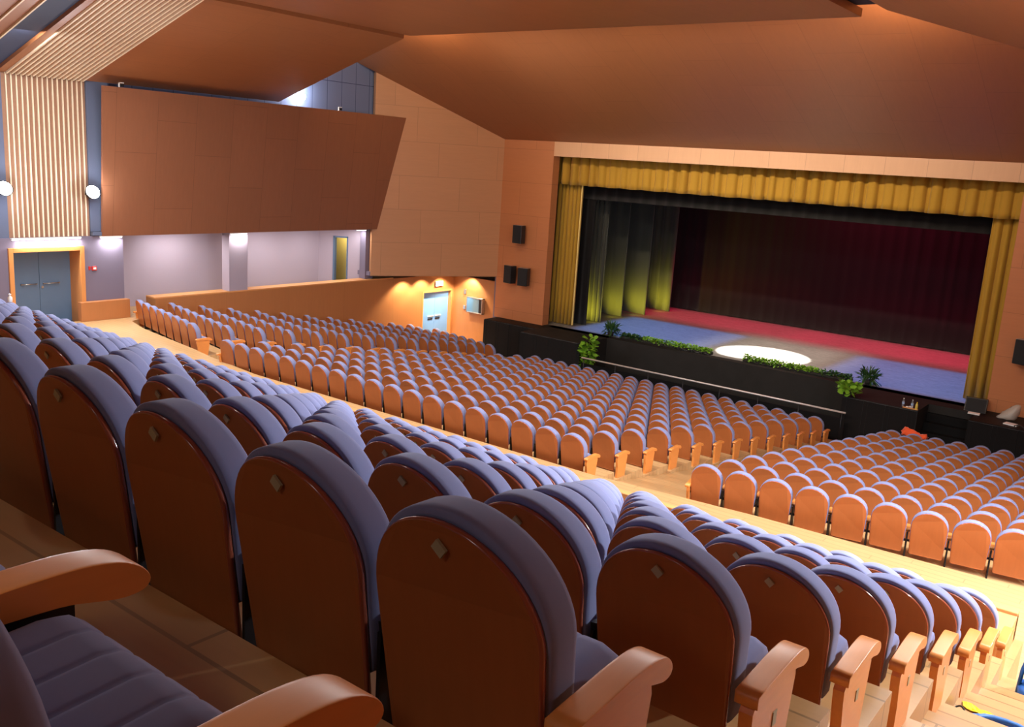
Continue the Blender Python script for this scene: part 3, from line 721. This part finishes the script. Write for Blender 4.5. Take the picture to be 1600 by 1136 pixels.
q = MB(); q.cyl((0, 0, .2), (0, 0, .225), .014); q.build('cap', M['yellow'], t)
q = MB(); q.bbox(-6.38, -5.97, 26.78, 26.84, ZS, ZS+.025, .004); tag(q.build('wooden_lath', M['woodtop']), 'short pale lath lying along the apron edge by the bottles', 'lath')
q = MB(); q.lathe([(.03, 0), (.04, .035), (.036, .035), (.028, .005)], (-6.28, 26.88, ZS), 14); tag(q.build('cup', M['white']), 'small white cup between the two water bottles', 'cup')
q = MB(); q.lathe([(.05, 0), (.055, .03), (.05, .03), (.04, .005)], (-6.21, 26.99, ZS), 14); tag(q.build('bowl', M['white']), 'small white bowl behind the right water bottle', 'bowl')
t = thing('stage_monitor', 'black wedge monitor speaker at the foot of the right gold curtain', 'loudspeaker', (-4.78, 28.22, ZS), .1)
q = MB(); q.prism([(-.28, -.2, 0), (-.28, .2, 0), (-.28, .2, .34), (-.28, 0, .36)], (.56, 0, 0)); q.build('cabinet', M['plastic'], t)
q = MB(); q.prism([(-.25, -.2, .02), (-.25, -.02, .34), (.25, -.02, .34), (.25, -.2, .02)], (0, -.012, .006)); q.build('grille', M['grille'], t)
for x, y, w, h, r, lab in ((-4.72, 27.75, .30, .2, .1, 'white sheet lying before the wedge monitor'), (-3.70, 27.3, .34, .24, -.2, 'white sheet lying on the right hand black platform')):
    q = MB(); T = lambda a, b_, c, x=x, y=y, r=r: (x+a*cos(r)-b_*sin(r), y+a*sin(r)+b_*cos(r), c)
    q.box(-w/2, w/2, -h/2, h/2, ZS+.001, ZS+.03, 0, T); tag(q.build('paper_stack', M['paper']), lab, 'papers', 'white papers by the right of the stage')
b = MB(); rg = random.Random(4)
rings = []
for j in range(9):
    t_ = j/8; r = .17*(1-t_)**.7*(1 if j else .9)+.05
    rings.append([(-3.95+r*cos(a)*(1+.3*rg.random())+.25*t_, 27.95+r*.8*sin(a)*(1+.3*rg.random()), ZS+.42*t_+.02*rg.random()) for a in [2*pi*i/14 for i in range(14)]])
b.loft(rings); tag(b.build('plastic_bag', M['film']), 'crumpled translucent plastic bag on the right hand black platform', 'bag')
q = MB(); q.tube([(-3.6+.09*i, 27.15+.12*sin(i*1.7), ZS+.02+.03*abs(sin(i))) for i in range(16)], .02, 8); tag(q.build('cable', M['plastic']), 'coiled black cable on the right hand black platform', 'cable')
q = MB(); q.bbox(-3.02, -2.82, 27.1, 27.25, ZS, ZS+.08, .01); tag(q.build('small_box', M['yellow_b']), 'small yellow box among the cables at the right edge', 'box')
# orange cloth over a seat of the front row
b = MB(); rg = random.Random(12); nx, ny = 16, 9
vs = []
for j in range(ny):
    for i in range(nx):
        u, v = i/(nx-1), j/(ny-1)
        hgt = .17*sin(pi*min(1, v*1.15))*(1.05-.35*u+.2*sin(u*6)+.12*sin(u*15))*(1 if .05 < u < .95 else .5)
        vs.append((-.33+.66*u+.03*rg.uniform(-1, 1), -.1+.22*v+.02*rg.uniform(-1, 1), max(-.03, hgt)+.025*rg.uniform(-1, 1)))
b.add(vs, [(j*nx+i, j*nx+i+1, (j+1)*nx+i+1, (j+1)*nx+i) for j in range(ny-1) for i in range(nx-1)], 0, True)
o = b.build('orange_jacket', M['orange']); o.location = (-5.77, 25.98, .87); md = o.modifiers.new('thickness', 'SOLIDIFY'); md.thickness = .02
tag(o, 'bright orange jacket draped on a front row seat of the right block', 'jacket')

# ------------------------------------------------------------------ seats
def outline(w, h, zs, zb, bw, e, n):
    pts = [(bw-e, zb+e+.015), (bw+(w-bw)*.35-e, zb+(zs-zb)*.35)]
    for i in range(n+1):
        a = pi*i/n; pts.append(((w-e)*cos(a), zs+(h-zs-e)*sin(a)))
    pts += [(-(bw+(w-bw)*.35-e), zb+(zs-zb)*.35), (-(bw-e), zb+e+.015), (-(bw-e)+.02, zb+e), ((bw-e)-.02, zb+e)]
    return pts
TL = tan(radians(8.5))
def bend(x, y, z): return (x, y+(.80-z)*TL+.03*(x/.25)**2-.03, z)
def ring(y, *a): return [bend(x, y, z) for x, z in outline(*a)]
def make_parts(n, hero=True):
    P = {}
    q = MB(); A = (.244, .80, .556, .10, .226) if hero else (.242, .80, .56, .10, .226)
    R = [ring(y, *A, e, n) for y, e in ((-.001, .005), (.003, 0), (.016, 0), (.019, .004))]
    q.loft(R, 0, True, True, True, 0, 1); P['back_panel'] = (q, [M['seatwood'], M['seatedge']])
    q = MB(); A = (.252, .823, .568, .25, .235) if hero else (.250, .818, .568, .25, .236)
    prof = ((.020, .02), (.021, .006), (.027, .001), (.05, 0), (.106, .001), (.124, .005), (.136, .015), (.142, .035), (.143, .055), (.139, .060), (.1435, .065), (.146, .11)) if hero else ((.020, .02), (.03, .0), (.13, .003), (.16, .03))
    R = [ring(y, *A, e, n) for y, e in prof]
    q.loft(R, 0, True); P['back_cushion'] = (q, M['fab'])
    # seat cushion with lengthwise stitching
    q = MB(); sec = []
    nx = 5 if hero else 1
    for i in range(nx):
        x0 = -.2+.4*i/nx; x1 = -.2+.4*(i+1)/nx
        if i: sec += [(x0-.012, .0597), (x0-.005, .0588), (x0, .0555), (x0+.005, .0588), (x0+.012, .0597)]
        for t_ in (.25, .5, .75): sec.append((x0+(x1-x0)*t_, .060))
    sec = [(-.225, .02), (-.218, .042)]+sec+[(.218, .042), (.225, .02), (.222, -.04), (.2, -.06), (-.2, -.06), (-.222, -.04)]
    R = []
    for y, s_, dz in ((.08, .9, 0), (.12, 1, 0), (.22, 1, .012), (.36, 1, .022), (.39, .95, .020), (.412, .8, .012), (.424, .45, 0)):
        R.append([(x*(1 if s_ > .8 else .985), y, .345+z*s_+dz) for x, z in sec][::-1])
    q.loft(R, 0, True); P['seat_cushion'] = (q, M['fab'])
    q2 = MB(); q2.loft([[(x, y, z+.05) for x, y, z in r_] for r_ in R], 0, True); P['seat_cushion_high'] = (q2, M['fab'])
    def arm(xc, y0=-.03, sy=1.17, up=0):
        q = MB()
        top = [(y0, .482), (max(.05, y0+.015), .487), (max(.14, y0+.03), .495), (.22, .502), (.29, .502), (.335, .492), (.36, .474), (.372, .452), (.370, .436), (.358, .428), (.335, .428), (.305, .438), (.27, .448), (max(.19, y0+.03), .452), (max(.10, y0+.015), .448), (y0, .442)]
        if n > 20:                       # round the profile through its points
            fine = []
            for i_ in range(len(top)):
                a_, b_, c_, d_ = top[i_-1], top[i_], top[(i_+1) % len(top)], top[(i_+2) % len(top)]
                fine.append(b_)
                if i_ == len(top)-1 or i_ == len(top)-2 or i_ == 0: continue
                for u_ in (.33, .67):
                    fine.append(tuple(.5*((2*b_[j])+(c_[j]-a_[j])*u_+(2*a_[j]-5*b_[j]+4*c_[j]-d_[j])*u_*u_+(3*b_[j]-a_[j]-3*c_[j]+d_[j])*u_**3) for j in (0, 1)))
            top = fine
        cy, cz = .17, .465
        R = []
        for x, s_ in ((-.034, .975), (-.032, .992), (-.027, 1), (.027, 1), (.032, .992), (.034, .975)):
            R.append([(xc+x*1.1, (cy+(y-cy)*(1-(1-s_)*.35))*sy, cz+(z-cz)*s_-.042+up) for y, z in top])
        q.loft(R, 0, True); return q
    P['armrest'] = (arm(.2705, .165), M['arm']); P['armrest_end'] = (arm(.312, .012), M['arm']); P['armrest_long'] = (arm(.275, .125, 1.5, .05), M['arm'])
    P['armrest_left'] = (arm(-.275), M['arm'])
    def panel(xc):
        q = MB(); pr = [(.06, 0), (.055, .2), (.03, .32), (.025, .37), (.04, .392), (.07, .40), (.36, .40), (.37, .36), (.35, .22), (.32, 0)]
        q.prism([(xc-.022, y, z) for y, z in pr], (.044, 0, 0)); return q
    P['side_panel'] = (panel(.312), M['arm']); P['side_panel_left'] = (panel(-.275), M['arm'])
    q = MB(); q.box(.262, .288, .08, .44, 0.14, .46)
    P['arm_plate'] = (q, M['darkmetal']); q = MB(); q.box(.265, .277, .08, .30, 0, .397)
    q.box(.258, .284, .09, .12, 0, .02)
    q.add([bend(x, y, z) for z in (.0, .42) for (x, y) in ((.258, .03), (.284, .03), (.284, .06), (.258, .06))], [(0, 3, 2, 1), (4, 5, 6, 7), (0, 1, 5, 4), (1, 2, 6, 5), (2, 3, 7, 6), (3, 0, 4, 7)])
    q.box(-.27, .27, .12, .15, .27, .30); P['support_frame'] = (q, M['darkmetal'])
    q = MB(); vs = [bend(x, -.006, z) for x, z in ((.004, .716), (.021, .738), (-.004, .760), (-.021, .738))]
    q.prism(vs, (0, .008, 0)); P['number_plate'] = (q, M['brass'])
    q = MB(); q.box(.333, .337, .20, .23, .25, .30); P['side_plate'] = (q, M['brass'])
    return P
def proto(parts, keys, name, label):
    t = thing(name, label, 'theatre seat')
    for nm in keys:
        q, mt = parts[nm]
        o = q.build(nm.replace('_left', '').replace('_end', '').replace('_long', '').replace('_high', ''), mt, t)
    return t
hero = make_parts(28, True); low = make_parts(12, False)
BASE = ['back_panel', 'back_cushion', 'seat_cushion', 'armrest', 'support_frame', 'number_plate']
ENDR = ['back_panel', 'back_cushion', 'seat_cushion', 'armrest_end', 'side_panel', 'number_plate', 'side_plate']
seats = []   # (distance rank, x, y, z, angle, end kind, label, group)
CT, SH, DZ_ = 'theatre seat', .05, 0.0
def add_seat(x, y, z, a, kind, label, group):
    p = project((x, y, z+.8))
    seats.append([x, y, z, a, kind, label, group, p])
BACKROW = ['row beside the camera', 'rear row', 'second row', 'third row', 'fourth row', 'fifth row', 'sixth row', 'seventh row', 'front row']
for k in range(-1, 8):
    for i in range(42):
        x = (-(1.203 if k == 0 else 1.185)-.006*k-.543*i) if k >= 0 else -1.075-.55*i; y = 1.40+k if k >= 0 else .222
        if x < -24.5: break
        if k == -1 and i > 3: break
        p = project((x, y, tread(k)+.8))
        if k >= 0 and (p is None or p[0] < -130): break
        add_seat(x, y, tread(k), 0, 'near' if k < 0 else 'end' if i == 0 else 'mid',
                 'blue seat, %s from the stairs, %s row back from the cross aisle, nearest block' % (nth(i), nth(7-k)), 'seats of the nearest block')
for k in range(13):
    for i in range(19):
        add_seat(-8.375-.55*i+SH, 12.858+1.044*k, Z1-.167*k, 0, 'end' if i == 0 else ('left' if i == 18 else 'mid'),
                 'orange backed seat, %s from the right aisle, %s row of the centre block' % (nth(i), nth(k)), 'seats of the centre block')
    for i in range(7 if k == 12 else 8):
        d = -.55*i+SH
        add_seat(-20.551+.002*k+d*cos(AL), 13.438+1.016*k+d*sin(AL), Z1-.167*k, AL, 'end' if i == 0 else ('left' if i == 7 else 'mid'),
                 'orange backed seat, %s from the aisle, %s row of the left block' % (nth(i), nth(k)), 'seats of the left block')
    for i in range(10):
        d = .55*i+SH
        add_seat(-5.937-.032*k+d*cos(AR), 13.089+1.051*k+d*sin(AR), Z1-.167*k, AR, 'left' if i == 0 else 'mid',
                 'orange backed seat, %s from the aisle, %s row of the right block' % (nth(i), nth(k)), 'seats of the right block')
vis = []
for s_ in seats:
    p = s_[7]
    if p is None: continue
    mrg = FPX*.6/p[2]
    if -mrg < p[0] < 1600+mrg*.7 and -60 < p[1] < 1136+mrg*2.2: vis.append(s_)
vis.sort(key=lambda s: s[7][2])
near, far = vis[:300], vis[300:]
PR = {}
def get_proto(kind, lod, plates):
    key = (kind, lod, plates)
    if key not in PR:
        parts = hero if lod == 0 else low
        keys = list(ENDR if kind == 'end' else BASE)
        if kind == 'near': keys = ['back_panel', 'back_cushion', 'seat_cushion_high', 'armrest_long', 'arm_plate', 'support_frame', 'number_plate']
        if kind == 'left': keys += ['armrest_left', 'side_panel_left']
        if not plates: keys = [q_ for q_ in keys if 'plate' not in q_]
        PR[key] = [proto(parts, keys, 'theatre_seat', ''), False]
    return PR[key]
for x, y, z, a, kind, lab, grp, p in near:
    pr = get_proto(kind, 0 if p[2] < 9 else 1, 'nearest' in grp)
    if not pr[1]:
        r = pr[0]; r.location = (x, y, z); r.rotation_euler = (0, 0, a); r['label'] = lab; r['group'] = grp; pr[1] = True
    else:
        dup(pr[0], (x, y, z), a, lab, grp)
# the remaining, farther seats: one object
mats = [M['seatwood'], M['seatedge'], M['fab'], M['arm'], M['darkmetal'], M['brass']]
def mi_of(mt, i): 
    mt = mt[i] if isinstance(mt, (list, tuple)) else mt
    return mats.index(mt)
FV, FF, FM, FS = [], [], [], []
for x, y, z, a, kind, lab, grp, p in far:
    keys = [k for k in (ENDR if kind == 'end' else BASE) if 'plate' not in k]
    if kind == 'left': keys += ['armrest_left', 'side_panel_left']
    ca, sa = cos(a), sin(a)
    for kk in keys:
        q, mt = low[kk]; b0 = len(FV)
        FV += [(x+vx*ca-vy*sa, y+vx*sa+vy*ca, z+vz) for vx, vy, vz in q.v]
        FF += [[b0+i for i in f] for f in q.f]; FM += [mi_of(mt, i) for i in q.mi]; FS += q.sm
if far:
    b = MB(); b.v, b.f, b.mi, b.sm = FV, FF, FM, FS
    tag(b.build('theatre_seats', mats), 'the remaining small rows of blue and orange seats toward the stage', 'theatre seats', None, 'stuff')
print('seats', len(seats), 'visible', len(vis), 'individual', len(near))

# ------------------------------------------------------------------ things in the stairs and on seats
t = thing('bottle', 'small white bottle standing on a front row seat before the double doors', 'bottle', (-19.32, 8.52, tread(7)+.8))
q = MB(); q.lathe([(.04, 0), (.045, .01), (.045, .09), (.02, .12), (.02, .14)], (0, 0, 0), 14); q.build('bottle_body', M['white'], t)
q = MB(); q.cyl((0, 0, .14), (0, 0, .165), .024); q.build('cap', M['white'], t)
zc = tread(4)-.191
b = MB(); nx, ny = 8, 5
b.add([(-.83+.2*i/(nx-1)+.02*j/(ny-1), 6.21-.05*i/(nx-1)-.08*j/(ny-1)+0*i, zc+.004+.016*abs(sin(i*.8+j*.5))) for j in range(ny) for i in range(nx)], [(j*nx+i, (j+1)*nx+i, (j+1)*nx+i+1, j*nx+i+1) for j in range(ny-1) for i in range(nx-1)])
o = b.build('yellow_card', M['yellow']); md = o.modifiers.new('thickness', 'SOLIDIFY'); md.thickness = .002
tag(o, 'creased yellow card lying on the stair tread at the lower right', 'card')
b = MB()
b.tube([(-.60+.17*cos(t*.42)+.01*t*.2, 5.99+.08*sin(t*.42), zc+.024+.012*(t//15)) for t in range(46)], .018, 8)
tag(b.build('hose', M['hose']), 'coiled blue ribbed hose lying on the stairs at the bottom right', 'hose')
b = MB(); b.tube([(-.86+.012*t, 6.03+.05*sin(t*.5), zc+.012+.03*abs(sin(t*.25))) for t in range(12)], .006, 6)
tag(b.build('cord', M['plastic']), 'thin dark cord looping beside the blue hose on the stairs', 'cord')
t = thing('vacuum_cleaner', 'blue and black vacuum cleaner on the stairs at the right picture edge', 'vacuum cleaner', (-.52, 7.99, tread(6)-0+ .0))
t.location = (-.50, 7.99, tread(6)-.191)
q = MB(); q.lathe([(.16, .03), (.19, .05), (.20, .16), (.16, .20), (.15, .19)], (0, 0, 0), 24); q.build('lower_body', M['vac'], t)
q = MB(); q.lathe([(.14, .19), (.15, .22), (.15, .38), (.12, .42), (.02, .44)], (0, 0, 0), 24); q.build('motor_head', M['plastic'], t)
q = MB(); q.tube([(-.19, -.04, .08), (-.18, -.03, .3), (-.15, 0, .46), (0, 0, .52), (.15, 0, .46), (.18, -.03, .3), (.19, -.04, .08)], .016, 8); q.build('handle', M['vac'], t)
for x_, y_ in ((-.12, -.1), (.12, -.1), (-.12, .1), (.12, .1)):
    q = MB(); q.cyl((x_-.012, y_, .03), (x_+.012, y_, .03), .03, n=14); q.build('caster', M['plastic'], t)
